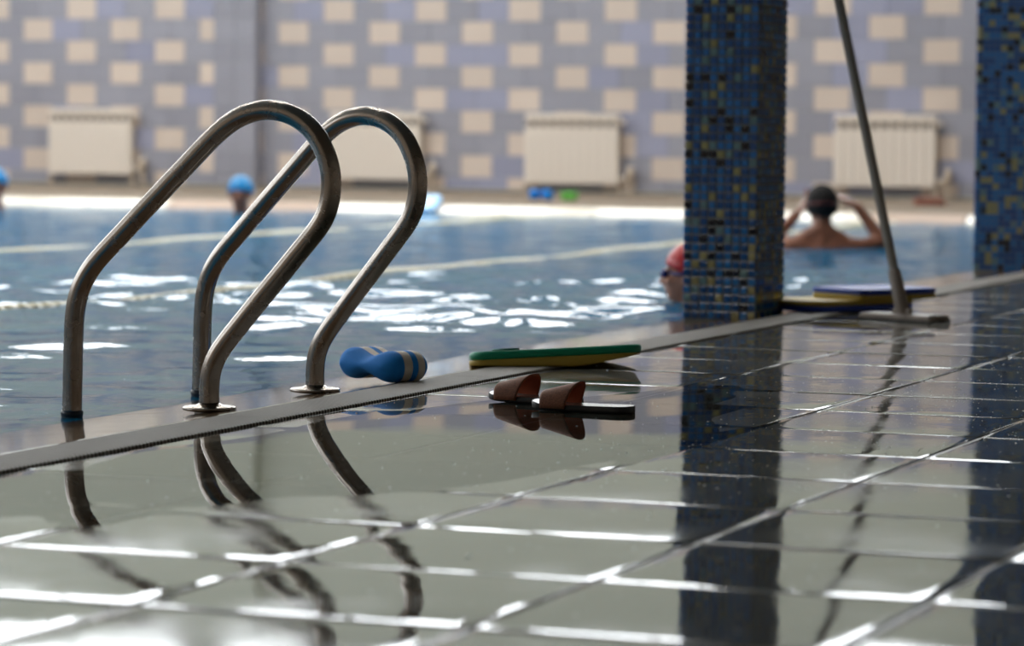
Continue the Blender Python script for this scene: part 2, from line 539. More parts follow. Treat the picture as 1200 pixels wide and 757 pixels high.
cm.add(vs, fs)
cme = cm.mesh('curb_tile', 'curb_ceramic'); cme2 = cm.mesh('curb_tile', 'curb_glare_gap')
x = X_FL
while x < X_RIM - .1:
    dull = -10.9 < x + cl / 2 < -9.75 or -5.9 < x + cl / 2 < -5.2  # breaks in the reflected window light, put into the tile colour
    put('curb_tile', cme2 if dull else cme, curb, (x, 0, 0)); x += cl

wl = MB()
XA, XB = -12.55, -8.2
wl.box(X_LW, X_RW, Y_WALL + .004, Y_WALL + .3, -.2, SILL)              # plain plaster up to the sills
wl.box(X_LW, X_RW, Y_WALL + .012, Y_WALL + .3, HEAD, Z_C)
wl.box(X_LW, XA, Y_WALL - .118, Y_WALL + .012, -.2, SILL)
wall_far = struct('wall_far', wl, 'plaster')

def wall_tiles():
    parts = []; others = []
    def panel(xa, xb, pitch, rowh, ztop0, bc, yface, plain=None):
        """rows counted from ztop0 (the top of a row in which a beige tile is centred on bc)"""
        k = 0
        for r in range(-4, 7):
            z1 = ztop0 - r * rowh; z0 = z1 - rowh
            if z1 < 0.06: continue
            z0 = max(z0, 0.036)
            off = 0.0 if r % 2 == 0 else 1.5 * pitch
            i0 = math.floor((xa - bc - off) / pitch) - 1
            i1 = math.ceil((xb - bc - off) / pitch) + 1
            xe = plain if plain else xb
            for i in range(i0, i1 + 1):
                c = bc + off + i * pitch
                a, b = max(c - pitch / 2, xa), min(c + pitch / 2, xe)
                if b - a < .02: continue
                kind = 'tile_beige' if i % 3 == 0 else random.choice(['tile_lavender', 'tile_lavender', 'tile_lavender', 'tile_periwinkle'])
                parts.append((a, b, z0, z1, yface, kind))
            if plain:
                parts.append((plain, (plain + xb) / 2, z0, z1, yface, 'tile_lavender'))
                parts.append(((plain + xb) / 2, xb, z0, z1, yface, 'tile_lavender'))
    panel(X_LW, XA, .2930, .1925, 1.300, -14.263, Y_WALL - .122, plain=-12.95)
    panel(XA, XB, .2880, .1905, 1.276, -10.944, Y_WALL)
    panel(XB, X_RW, .3050, .1955, 1.314, -6.459, Y_WALL)
    seen = []; rest = {}
    for p in parts:
        a, b, z0, z1, yf, kd = p
        c = Vector(((a + b) / 2, Y_WALL)); zz = c.dot(FWD); xx = c.dot(RGT) / zz * F_PX + 600
        vis = -10 < xx < 1210 and z0 < 1.68 and not (800 < xx - 20 and xx + 20 < 917)
        if vis: seen.append(p)
        else: rest.setdefault(kd, []).append(p)
    if len(seen) > 300:
        seen.sort(key=lambda p: -(p[1] - p[0]) * (p[3] - p[2]))
        for p in seen[300:]: rest.setdefault(p[5], []).append(p)
        seen = seen[:300]
    cache = {}
    g = .0014
    for a, b, z0, z1, yf, kd in seen:
        key = (round(b - a, 3), round(z1 - z0, 3), kd)
        if key not in cache:
            mb = MB(); w, h = b - a, z1 - z0
            mb.bbox(-w / 2 + g, w / 2 - g, -.008, .012, -h / 2 + g, h / 2 - g, .0016, '-y')
            cache[key] = mb.mesh('wall_tile', kd)
        put('wall_tile', cache[key], wall_far, ((a + b) / 2, yf, (z0 + z1) / 2))
    kinds = list(rest)
    mb = MB()
    for ki, kd in enumerate(kinds):
        for a, b, z0, z1, yf, _ in rest[kd]:
            mb.bbox(a + g, b - g, yf - .008, yf + .012, z0 + g, z1 - g, .003, '-y', ki)
    # corner return of the projecting part and the dado outside the picture
    for r in range(11):
        z0 = .036 + r * .1925
        mb.box(XA - .002, XA + .008, Y_WALL - .12, Y_WALL, z0 + g, z0 + .19, kinds.index('tile_lavender'))
    o = mb.build('wall_tiles_out_of_view', kinds, wall_far); o['kind'] = 'stuff'
wall_tiles()
# windows high in the far wall, and added fill panes along the wall across the pool
wn = 0
def window(cx0, cx1, axis, z0, z1, pane, plane):
    global wn
    wn += 1
    root = empty('window_%d' % wn, ((cx0 + cx1) / 2, plane, z0) if axis == 'x' else (plane, (cx0 + cx1) / 2, z0))
    root['kind'] = 'structure'
    w = cx1 - cx0; h = z1 - z0
    def part(name, m, boxes, d0, d1):
        mb = MB()
        for a, b, c, d in boxes:
            if axis == 'x': mb.box(a, b, d0, d1, c, d)
            else: mb.box(-d1, -d0, a, b, c, d)
        return mb.build(name, m, root)
    t = .07
    part('window_frame', 'frame_white', [(-w / 2, w / 2, 0, t), (-w / 2, w / 2, h - t, h), (-w / 2, -w / 2 + t, t, h - t), (w / 2 - t, w / 2, t, h - t)], -.02, .1)
    part('mullion', 'frame_white', [(-.03, .03, t, h - t)], 0, .09)
    part('window_pane', pane, [(-w / 2 + t, -.03, t, h - t)], .03, .05)
    part('window_pane', pane, [(.03, w / 2 - t, t, h - t)], .03, .05)
    part('window_sill', 'frame_white', [(-w / 2, w / 2, -.04, 0)], -.1, .1)
xw = X_LW + .4
piers = MB()
while xw + 2.5 < X_RW:
    window(xw, xw + 2.5, 'x', SILL, HEAD, 'pane_far', Y_WALL + .02)
    piers.box(xw + 2.5, xw + 2.8, Y_WALL + .012, Y_WALL + .3, SILL, HEAD)
    xw += 2.8
piers.box(X_LW, X_LW + .4, Y_WALL + .012, Y_WALL + .3, SILL, HEAD)
piers.build('window_piers', 'plaster', wall_far)

lw = MB()
lw.box(X_LW - .3, X_LW, Y_BW, Y_WALL + .3, -.3, 2.6); lw.box(X_LW - .3, X_LW, Y_BW, Y_WALL + .3, HEAD, Z_C)
yw = Y_BW + .6
lw.box(X_LW - .3, X_LW, Y_BW, Y_BW + .6, 2.6, HEAD)
while yw + 3.2 < Y_WALL:
    window(yw, yw + 3.2, 'y', 2.6, HEAD, 'pane_side_fill', X_LW)  # unseen glowing panes added as fill from the left
    lw.box(X_LW - .3, X_LW, yw + 3.2, yw + 3.6, 2.6, HEAD)
    yw += 3.6
lw.box(X_LW - .3, X_LW, yw, Y_WALL + .3, 2.6, HEAD)
struct('wall_left', lw, 'room_wall')
b = MB(); b.box(X_LW - .3, X_RW + .3, Y_BW - .3, Y_BW, -.3, Z_C); struct('wall_back', b, 'near_wall')
b = MB(); b.box(X_RW, X_RW + .3, Y_BW, Y_WALL + .3, -.3, Z_C); struct('wall_right', b, 'near_wall')
b = MB(); b.box(X_LW - .3, X_RW + .3, Y_BW - .3, Y_WALL + .3, Z_C, Z_C + .2); ceiling = struct('ceiling', b, 'ceiling_paint')
b = MB(); b.box(-3.5, X_RW, Y_BW, Y_WALL, 3.1, 3.35); struct('ceiling_shade_slab', b, 'shade_slab_paint')  # unseen slab added above the near deck to darken it
b = MB(); b.box(X_LW, X_FL, Y_BW, Y_FAR + .17, -.3, .0); b.box(X_FL, X_EDGE, Y_BW, Y_N, -.3, -.003); struct('floor_surround', b, 'far_deck_tile')

for ix in range(4):  # unseen glowing panels added as ambient fill over the pool
    for iy in range(6):
        px, py = -5.5 - ix * 3.4, 9.6 + iy * 2.6
        mb = MB(); mb.box(-.62, .62, -.32, .32, -.08, 0); r = mb.build('fill_housing', 'frame_white', ceiling); r.location = (px, py, Z_C)
        mb = MB(); mb.box(-.58, .58, -.28, .28, -.095, -.081); mb.build('fill_diffuser', 'fill_panel', r)

# ------------------------------------------------------------------ mosaic pillars
PCH = .0272
MK = ['m_navy', 'm_blue', 'm_teal', 'm_olive', 'm_black']
MW = [.42, .28, .09, .12, .09]
def pillar(x1, y0, label, singles):
    w, d, hgt = .245, .322, 3.1
    root = empty('pillar', (x1 - w / 2, y0 + d / 2, -.035))
    tag(root, label, 'pillar', 'mosaic pillars along the near pool edge')
    t = .004
    core = MB(); core.box(-w / 2 + t, w / 2 - t, -d / 2 + t, d / 2 - t, 0, hgt + .035); core.build('core', 'm_grout', root)
    nx, ny, nz = 9, 12, int((hgt - .02) / PCH)
    g = .0027
    meshes = {}
    rest = MB()
    def tile(face, i, k):
        kd = random.choices(range(5), MW)[0]
        px = w / nx; py = d / ny
        z0 = .02 + k * PCH
        if face == 'front':
            if singles and 0 <= k < 33:
                if kd not in meshes:
                    mb = MB(); mb.bbox(-px / 2 + g, px / 2 - g, -.0, t + .001, -PCH / 2 + g, PCH / 2 - g, .0012, '-y'); meshes[kd] = mb.mesh('mosaic_tile', MK[kd])
                put('mosaic_tile', meshes[kd], root, (-w / 2 + (i + .5) * px, -d / 2, z0 + PCH / 2)); return
            rest.bbox(-w / 2 + i * px + g, -w / 2 + (i + 1) * px - g, -d / 2, -d / 2 + t + .001, z0 + g, z0 + PCH - g, .0012, '-y', kd)
        elif face == 'side':
            rest.bbox(w / 2 - t - .001, w / 2, -d / 2 + i * py + g, -d / 2 + (i + 1) * py - g, z0 + g, z0 + PCH - g, .0012, 'x', kd)
        elif face == 'left':
            rest.box(-w / 2, -w / 2 + t, -d / 2 + i * py + g, -d / 2 + (i + 1) * py - g, z0 + g, z0 + PCH - g, kd)
        else:
            rest.box(-w / 2 + i * px + g, -w / 2 + (i + 1) * px - g, d / 2 - t, d / 2, z0 + g, z0 + PCH - g, kd)
    for k in range(nz):
        for i in range(nx): tile('front', i, k); tile('back', i, k)
        for i in range(ny): tile('side', i, k); tile('left', i, k)
    o = rest.build('mosaic_tiles', MK, root); o['kind'] = 'stuff'
    return root
pillar(-3.08, 10.157, 'blue mosaic pillar standing between the green kickboard and the leaning pole', True)
pillar(-3.08, 14.22, 'blue mosaic pillar cut by the right edge of the picture', False)

# ------------------------------------------------------------------ radiators under the windows
def radiator(xa, xb, z0, z1, yface, label):
    w = xb - xa; h = z1 - z0
    root = empty('radiator', ((xa + xb) / 2, yface, z0))
    tag(root, label, 'radiator', 'white radiators on the far wall')
    n = 10; sw = w / n
    sec = MB()
    sec.bbox(-sw / 2 + .002, sw / 2 - .002, -.115, -.10, 0, h * .80, .006, '-y')           # front plate
    sec.box(-.012, .012, -.10, -.03, 0.01, h - .02)                                          # web
    sec.box(-sw / 2 + .004, sw / 2 - .004, -.045, -.03, 0, h)                                # rear plate
    sec.bbox(-sw / 2 + .003, sw / 2 - .003, -.112, -.03, h * .90, h, .01, '-y')              # top hood
    me = sec.mesh('section', 'white_enamel')
    for i in range(n): put('section', me, root, (-w / 2 + (i + .5) * sw, 0, 0))
    for zz in (.05, h - .07):
        mb = MB(); mb.tube([(-w / 2, -.07, zz), (w / 2 + .05, -.07, zz)], .018, 12); mb.build('header_pipe', 'white_enamel', root)
    mb = MB(); mb.box(-w / 2 + .01, w / 2 - .01, -.098, -.09, h * .805, h * .895); mb.build('slot_shade', 'slot_shade_brown', root)  # strip coloured as the shade inside the top slot
    mb = MB(); mb.tube(catmull([(w / 2 + .05, -.07, .05), (w / 2 + .09, -.07, .04), (w / 2 + .1, -.07, -.02), (w / 2 + .1, -.07, .018 - z0)]), .02, 12)
    mb.build('supply_pipe', 'pipe_paint', root)
    mb = MB(); mb.lathe([(.0, -.06), (.03, -.06), (.032, .0), (.026, .05), (0, .055)], (w / 2 + .10, -.07, .1)); mb.build('valve', 'pipe_paint', root)
    for sx in (-.3, .3):
        mb = MB(); mb.box(sx * w - .015, sx * w + .015, -.03, 0.0, h * .5, h * .5 + .04); mb.build('bracket', 'white_enamel', root)
    for sx in (-1, 1):
        mb = MB(); mb.box(sx * w / 2 - .012, sx * w / 2 + .012, -.09, -.04, .018 - z0, .02); mb.build('foot', 'pipe_paint', root)
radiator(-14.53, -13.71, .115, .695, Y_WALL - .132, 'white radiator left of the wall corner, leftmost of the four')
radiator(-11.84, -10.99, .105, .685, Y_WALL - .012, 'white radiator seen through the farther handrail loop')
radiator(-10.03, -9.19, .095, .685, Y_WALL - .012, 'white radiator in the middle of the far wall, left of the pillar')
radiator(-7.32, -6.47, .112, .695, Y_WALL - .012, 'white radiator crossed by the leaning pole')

# ------------------------------------------------------------------ ladder handrails
RAIL = [(-3.463, -.30), (-3.4625, -.036), (-3.461, .06), (-3.459, .14), (-3.455, .195), (-3.444, .240), (-3.424, .278), (-3.396, .312), (-3.345, .362), (-3.293, .413), (-3.185, .517), (-3.125, .574),
        (-3.082, .607), (-3.044, .625), (-3.002, .633), (-2.958, .628), (-2.918, .610), (-2.886, .581), (-2.863, .540), (-2.852, .500), (-2.852, .458), (-2.862, .418), (-2.884, .382),
        (-2.932, .326), (-2.972, .280), (-3.015, .231), (-3.058, .181), (-3.092, .141), (-3.115, .108), (-3.128, .075), (-3.132, .04), (-3.132, .010)]
def handrail(y0, rz, zs, label):
    root = empty('handrail', (-3.132, y0, rim_z(-3.132)), rz)
    tag(root, label, 'handrail', 'steel ladder handrails')
    pts = catmull([(px + 3.132, 0, (pz - rim_z(-3.132)) * (zs if pz > 0 else 1)) for px, pz in RAIL], 5)
    mb = MB(); mb.tube(pts, .0215, 24); mb.build('tube', 'steel', root)
    mb = MB(); mb.lathe([(.0, .0), (.040, .0), (.057, .003), (.058, .008), (.054, .0105), (.030, .012), (.0225, .017), (.0215, .017)], (0, 0, .001), 40)
    mb.build('base_flange', 'steel', root)
    mb = MB(); mb.lathe([(.0217, -.03), (.0245, -.028), (.0245, -.005), (.0230, .0), (.0245, .004), (.0245, .012), (.0217, .015)], (-.331, 0, -.025), 28)
    mb.build('cuff', 'rubber_cuff', root)
    return root
handrail(6.338, 0, 1.0, 'nearer bent steel ladder handrail, its loop at the left of the pair')
handrail(6.880, math.radians(-12), .985, 'farther bent steel ladder handrail, its foot beside the blue float')

# ------------------------------------------------------------------ pull buoy (striped foam float)
def pull_buoy():
    root = empty('pull_buoy', (-3.105, 7.21, -.0015), math.radians(-34))
    tag(root, 'blue and white striped foam pull buoy lying beside the farther handrail', 'pull buoy')
    # figure of eight profile along local x (length) and z (height), layered along local y
    L, R, waist = .25, .037, .021
    def half(x):
        a = abs(x)
        c = L / 2 - .050
        if a > c: 
            t = (a - c) / .050
            return R * math.sqrt(max(0, 1 - t ** 2.6))
        t = a / c
        t = t * t * (3 - 2 * t)
        return waist + (R - waist) * t
    n = 40
    xs_ = [-(L / 2) * math.cos(PI * i / n) for i in range(n + 1)]
    prof = [(x, half(x)) for x in xs_] + [(x, -half(x)) for x in xs_[-2:0:-1]]
    layers = [(-.056, -.020, 'foam_blue'), (-.020, .003, 'foam_white'), (.003, .019, 'foam_blue'), (.019, .040, 'foam_white'), (.040, .056, 'foam_blue')]
    T = .056
    for a, b, mt in layers:
        mb = MB(); N = len(prof)
        k = 8; rows = []
        for j in range(k + 1):
            yy = a + (b - a) * j / k
            e = abs(yy) / T
            s = 1 - 0.42 * max(0, (e - .45) / .55) ** 2.4
            if yy == a or yy == b:
                s -= .012
            rows.append([(px * (1 - (1 - s) * .35), yy, R + pz * s) for px, pz in prof])
        vs = [p for r_ in rows for p in r_]
        fs = [(j * N + i, j * N + (i + 1) % N, (j + 1) * N + (i + 1) % N, (j + 1) * N + i) for j in range(k) for i in range(N)]
        mb.add(vs, fs, 0, True)
        for ri, sg in ((0, -1), (-1, 1)):
            base_ = rows[ri]
            if abs(base_[0][1]) < T - 1e-6:
                mb.add(base_, [tuple(range(N))[::-1] if sg < 0 else tuple(range(N))]); continue
            caps = [base_] + [[(px * (1 - .25 * (1 - f)), py + sg * .010 * (1 - f * f), R + (pz - R) * f) for px, py, pz in base_] for f in (.88, .7, .45, .2)]
            vs = [p for r_ in caps for p in r_]
            fs = [(j * N + i, j * N + (i + 1) % N, (j + 1) * N + (i + 1) % N, (j + 1) * N + i) for j in range(4) for i in range(N)] + [tuple(range(4 * N, 5 * N))]
            mb.add(vs, fs if sg > 0 else [f[::-1] for f in fs], 0, True)
        mb.build('foam_layer', mt, root, fix=True)
pull_buoy()

# ------------------------------------------------------------------ kickboards
def outline(L, W, r_far=.11, r_near=.025, n=8):
    """kickboard plan, x along the length, y across; the end at x = L is the rounded one"""
    pts = []
    def arc(cx, cy, r, a0, a1):
        for k in range(n + 1):
            q = a0 + (a1 - a0) * k / n
            pts.append((cx + r * math.cos(q), cy + r * math.sin(q)))
    arc(L - r_far, r_far, r_far, -PI / 2, 0); arc(L - r_far, W - r_far, r_far, 0, PI / 2)
    arc(r_near, W - r_near, r_near, PI / 2, PI); arc(r_near, r_near, r_near, PI, 1.5 * PI)
    return pts
def slab(root, name, mt, pl, zb, zt, ch=.006, nsub=0):
    """plan polygon between two height functions of x, with rounded arrises; grid lines across x so that it can bend"""
    cx = sum(p[0] for p in pl) / len(pl); cy = sum(p[1] for p in pl) / len(pl)
    # densify the long sides
    P = []
    for i in range(len(pl)):
        a, b = pl[i], pl[(i + 1) % len(pl)]
        m_ = max(1, int(math.hypot(b[0] - a[0], b[1] - a[1]) / .03))
        for k in range(m_): P.append((a[0] + (b[0] - a[0]) * k / m_, a[1] + (b[1] - a[1]) * k / m_))
    N = len(P)
    mb = MB()
    def ring(ins, f, dz):
        out = []
        for x, y in P:
            d = math.hypot(x - cx, y - cy); s = (d - ins) / d
            X, Yy = cx + (x - cx) * s, cy + (y - cy) * s
            out.append((X, Yy, f(X) + dz))
        return out
    rings = [ring(ch, zb, 0), ring(ch * .3, zb, ch * .3), ring(0, zb, ch), ring(0, zt, -ch), ring(ch * .3, zt, -ch * .3), ring(ch, zt, 0)]
    vs = [p for r_ in rings for p in r_]
    fs = [(j * N + i, j * N + (i + 1) % N, (j + 1) * N + (i + 1) % N, (j + 1) * N + i) for j in range(5) for i in range(N)]
    mb.add(vs, fs, 0, True)
    for r_, fn, flip in ((rings[0], zb, True), (rings[-1], zt, False)):
        inner = [(cx + (x - cx) * .0, cy + (y - cy) * .0, fn(cx)) for x, y, z in r_[:1]]
        mid = [(cx + (x - cx) * .5, cy + (y - cy) * .5, fn(cx + (x - cx) * .5)) for x, y, z in r_]
        vv = list(r_) + mid + inner
        ff = []
        for i in range(N):
            j = (i + 1) % N
            q = (i, j, N + j, N + i); t = (N + i, N + j, 2 * N)
            ff += [q[::-1] if flip else q, t[::-1] if flip else t]
        mb.add(vv, ff, 0, False)
    return mb.build(name, mt, root)

# green board lying over the grating, its right end bent up over the tiles
GL, GW = .43, .28
gk = empty('kickboard', (-3.058, 7.65, .0045)); gk.rotation_euler = (math.radians(-4.2), math.radians(0), math.radians(22.6))
tag(gk, 'green kickboard with yellow underside, its right end lifted over the wet tiles', 'kickboard')
pl = outline(GL, GW, .05, .035)
mid = lambda x: .013 + .024 * max(0, x / GL)
bot = lambda x: (0.0 if x < .26 else .034 * ((x - .26) / (GL - .26)) ** 1.2) + .0005
slab(gk, 'top_layer', 'foam_green', pl, mid, lambda x: mid(x) + .0215, .008)
slab(gk, 'bottom_layer', 'foam_yellow', outline(GL - .004, GW, .05, .035), bot, lambda x: mid(x) + .0005, .004)
gr = MB()
gp = [(.09 + .035 * math.cos(2 * PI * k / 20), .10 + .06 * math.sin(2 * PI * k / 20)) for k in range(20)]
slab(gk, 'grip_pad', 'foam_green_dark', gp, lambda x: mid(x) + .021, lambda x: mid(x) + .027, .002)

ka = empty('kickboard', (-2.930, 10.345, GZ), math.radians(60))
tag(ka, 'yellow topped navy kickboard lying flat behind the mop head', 'kickboard')
AL, AW = .46, .27
pla = [(AL - x, W_ - 0) for x, W_ in outline(AL, AW, .10, .03)][::-1]
slab(ka, 'bottom_layer', 'foam_navy', pla, lambda x: 0.0, lambda x: .020, .004)
slab(ka, 'top_layer', 'foam_yellow', pla, lambda x: .0195, lambda x: .036, .004)
kb = empty('kickboard', (-2.818, 10.51, GZ + .036), math.radians(57))
tag(kb, 'navy topped kickboard stacked on the yellow topped one behind the pole', 'kickboard')
slab(kb, 'bottom_layer', 'foam_yellow', outline(.37, .27, .09, .03), lambda x: 0.0, lambda x: .016, .004)
slab(kb, 'top_layer', 'foam_navy', outline(.37, .27, .09, .03), lambda x: .0155, lambda x: .034, .004)

# ------------------------------------------------------------------ sandals
def sandal(loc, rz, mirror, label):
    root = empty('sandal', loc, rz)
    tag(root, label, 'sandal', 'pair of brown slide sandals')
    L, Wd = .232, .086
    s = -1 if mirror else 1
    def plan(x):      # x from 0 toe to L heel -> (lo, hi) half widths
        t = x / L
        if t < .14: e = math.sqrt(max(0, 1 - ((.14 - t) / .14) ** 2))
        elif t > .88: e = math.sqrt(max(0, 1 - ((t - .88) / .125) ** 2))
        else: e = 1
        wv = (.043 - .009 * max(0, (t - .25) / .75) - .003 * math.sin(PI * max(0, min(1, (t - .25) / .6)))) * e
        return wv
    n = 36
    xs_ = [L * (1 - math.cos(PI * i / n)) / 2 for i in range(n + 1)]
    P = [(x, -plan(x)) for x in xs_] + [(x, plan(x)) for x in xs_[-2:0:-1]]
    zcurve = lambda x: .004 * max(0, 1 - x / .07) ** 2 * 2 + .001
    mb = MB(); N = len(P)
    r0 = [(x, y * .97, zcurve(x)) for x, y in P]; r1 = [(x, y, zcurve(x) + .003) for x, y in P]
    r2 = [(x, y, zcurve(x) + .010 + .003 * x / L) for x, y in P]; r3 = [(L / 2 + (x - L / 2) * .985, y * .95, zcurve(x) + .0115 + .003 * x / L) for x, y in P]
    vs = r0 + r1 + r2 + r3
    mb.add(vs, [(j * N + i, j * N + (i + 1) % N, (j + 1) * N + (i + 1) % N, (j + 1) * N + i) for j in range(3) for i in range(N)], 0, True)
    mb.add(r0, [tuple(range(N))[::-1]])
    mb.build('sole', 'sole_black', root)
    mb = MB()
    q = [(L / 2 + (x - L / 2) * .985, y * .95, zcurve(x) + .0115 + .003 * x / L) for x, y in P]
    n2 = n
    fs = []
    for i in range(n):
        a, b_ = i, i + 1
        c = (N - i - 1) % N if i + 1 < n else n; d = (N - i) % N
        f = [a, b_, c, d]
        f = [k for ii, k in enumerate(f) if k not in f[:ii]]
        if len(f) > 2: fs.append(tuple(f))
    mb.add(q, fs); mb.build('insole', 'insole', root)
    # strap: arch lofted from the toe opening to the higher foot opening, leaning back
    def strap(off):
        rows = []
        K, M = 12, 24
        for k in range(K + 1):
            t = k / K
            row = []
            for j in range(M + 1):
                a = PI * j / M
                hh = (.036 + .021 * t) + off
                ww = .0445 - .001 * t + off
                x = .034 + .056 * t + (.026 * math.sin(a) * (t - .15))
                cx_ = math.cos(a); sx_ = math.sin(a)
                row.append((x, -ww * math.copysign(abs(cx_) ** .8, cx_), .006 + hh * sx_ ** .75))
            rows.append(row)
        return rows
    for nm, mt, offs in (('strap', 'strap_brown', 0.0), ('strap_lining', 'strap_lining', -.0022)):
        rows = strap(offs); K = len(rows) - 1; M = len(rows[0]) - 1
        mb = MB()
        vs = [p for r_ in rows for p in r_]
        mb.add(vs, [(k * (M + 1) + j, k * (M + 1) + j + 1, (k + 1) * (M + 1) + j + 1, (k + 1) * (M + 1) + j) for k in range(K) for j in range(M)], 0, True)
        o = mb.build(nm, mt, root)
        sd = o.modifiers.new('thickness', 'SOLIDIFY'); sd.thickness = .0021; sd.offset = 0
    return root
sandal((-2.500, 6.625, .0), math.radians(-5), False, 'brown slide sandal with black sole, the nearer one of the pair')
sandal((-2.660, 6.79, .0), math.radians(-14), True, 'brown slide sandal with black sole, half hidden behind the other')

# ------------------------------------------------------------------ floor mop leaning on the pillar
mp = empty('floor_mop', (-2.585, 10.155, 0.0))
tag(mp, 'grey flat floor mop whose long pole leans against the mosaic pillar', 'mop')
hd = empty('tmp'); bpy.data.objects.remove(hd)
ang = math.radians(-20)
def hp(u, v, z): return (u * math.cos(ang) - v * math.sin(ang), u * math.sin(ang) + v * math.cos(ang), z)
mb = MB()
plan_h = [(-.15, -.045), (.125, -.06), (.112, 0.0), (.130, .05), (-.145, .045)]
N = len(plan_h)
vs = [hp(u, v, .003) for u, v in plan_h] + [hp(u, v, .016) for u, v in plan_h] + [hp(u * .95, v * .82, .022) for u, v in plan_h]
fs = [(j * N + i, j * N + (i + 1) % N, (j + 1) * N + (i + 1) % N, (j + 1) * N + i) for j in range(2) for i in range(N)] + [tuple(range(2 * N, 3 * N)), tuple(range(N))[::-1]]
mb.add(vs, fs); mb.build('mop_head', 'mop_grey', mp)
mb = MB()
vs = [hp(u * 1.01, v * 1.06, .0005) for u, v in plan_h] + [hp(u * 1.01, v * 1.06, .006) for u, v in plan_h]
mb.add(vs, [(i, (i + 1) % N, N + (i + 1) % N, N + i) for i in range(N)] + [tuple(range(N, 2 * N))]); mb.build('pad', 'sole_black', mp)
base = Vector((-2.598, 10.16, .03)); top = Vector((-3.062, 10.36, 1.83))
bl = base - Vector((-2.585, 10.155, 0)); tl = top - Vector((-2.585, 10.155, 0))
dv = (tl - bl).normalized()
mb = MB(); mb.tube([bl, bl + (tl - bl) * .5, tl], .0155, 16); mb.build('pole', 'pole_grey', mp)
mb = MB(); mb.tube([bl - dv * .012, bl + dv * .02, bl + dv * .13, bl + dv * .135], [.024, .023, .0205, .0160], 16); mb.build('socket', 'mop_grey', mp)
mb = MB(); mb.tube([bl + Vector(hp(-.03, 0, 0)) + Vector((0, 0, -.004)), bl + Vector(hp(.03, 0, 0)) + Vector((0, 0, -.004))], .014, 12); mb.build('hinge', 'mop_grey', mp)

# ------------------------------------------------------------------ swimmers
def remesh(o, vox=.008, it=6):
    md = o.modifiers.new('voxel', 'REMESH'); md.mode = 'VOXEL'; md.voxel_size = vox; md.use_smooth_shade = True
    sm = o.modifiers.new('smooth', 'SMOOTH'); sm.factor = .5; sm.iterations = it
def head_parts(mb, c, face, tilt=0.0):
    """head around c, looking along +y turned by face; returns its frame"""
    R_ = Matrix.Rotation(face, 3, 'Z') @ Matrix.Rotation(tilt, 3, 'X')
    P = lambda x, y, z: Vector(c) + R_ @ Vector((x, y, z))
    mb.ell(P(0, -.012, .025), (.074, .093, .085), R_)
    mb.ell(P(0, .02, -.03), (.062, .070, .075), R_)
    mb.ell(P(0, .045, -.075), (.038, .040, .030), R_)             # jaw and chin
    mb.cap(P(0, .088, .0), P(0, .106, -.030), .010, .014)         # nose
    mb.ell(P(0, .082, -.057), (.024, .012, .009), R_)             # lips
    for s in (-1, 1):
        mb.ell(P(s * .076, -.005, -.012), (.010, .018, .030), R_) # ears
        mb.ell(P(s * .030, .080, .018), (.022, .012, .009), R_)   # brow
        mb.ell(P(s * .038, .066, -.022), (.022, .02, .018), R_)   # cheeks
    return P, R_
def hand(mb, w, d, side, spread):
    """w wrist, d direction of the fingers, side = across the palm; five fingers slightly curled"""
    w = Vector(w); d = Vector(d).normalized(); side = (Vector(side) - d * Vector(side).dot(d)).normalized(); nrm = d.cross(side)
    for k in range(4):
        mb.cap(w, w + d * .075 + side * (k - 1.5) * .019, .018, .011, 8)
        b0 = w + d * .078 + side * (k - 1.5) * .021
        l = (.062, .072, .068, .052)[k]
        b1 = b0 + (d + side * (k - 1.5) * spread + nrm * .35).normalized() * l * .55
        b2 = b1 + (d * .55 + side * (k - 1.5) * spread * .5 + nrm * .85).normalized() * l * .5
        mb.cap(b0, b1, .0098, .009, 8); mb.cap(b1, b2, .009, .0075, 8)
    t0 = w + d * .025 + side * -.026
    t1 = t0 + (d * .5 - side * .8 + nrm * .3).normalized() * .04
    mb.cap(t0, t1, .012, .011, 8); mb.cap(t1, t1 + (d * .8 - side * .3 + nrm * .4).normalized() * .03, .011, .008, 8)
def shell(root, name, mt, P, R_, r, lower, tilt=0.12, n=24):
    """close fitting cap or hair: upper part of an ellipsoid"""
    mb = MB(); vs = []; fs = []; K = 14
    for i in range(K + 1):
        th = lower * i / K
        for k in range(n):
            q = 2 * PI * k / n
            p = Vector((r[0] * math.sin(th) * math.cos(q), r[1] * math.sin(th) * math.sin(q), r[2] * math.cos(th)))
            p = Matrix.Rotation(tilt, 3, 'X') @ p
            vs.append(P(p.x, p.y - .012, p.z + .024))
    for i in range(K):
        for k in range(n): fs.append((i * n + k, (i + 1) * n + k, (i + 1) * n + (k + 1) % n, i * n + (k + 1) % n))
    mb.add(vs, fs, 0, True)
    o = mb.build(name, mt, root)
    sd = o.modifiers.new('thickness', 'SOLIDIFY'); sd.thickness = .006; sd.offset = 1
    return o
def eyes(root, P):
    for s in (-1, 1):
        mb = MB(); mb.ell(P(s * .031, .086, .0), (.012, .008, .007)); mb.build('eye', 'eye', root)
def goggles(root, P, mt):
    g = MB()
    for s in (-1, 1): g.ell(P(s * .032, .090, .002), (.024, .016, .017))
    pts = [P(.084 * math.cos(q), -.012 + .098 * math.sin(q), .006) for q in [PI * (.28 - 1.56 * k / 20) for k in range(21)]]
    g.tube(pts, .006, 8)
    return g.build('goggles', mt, root)

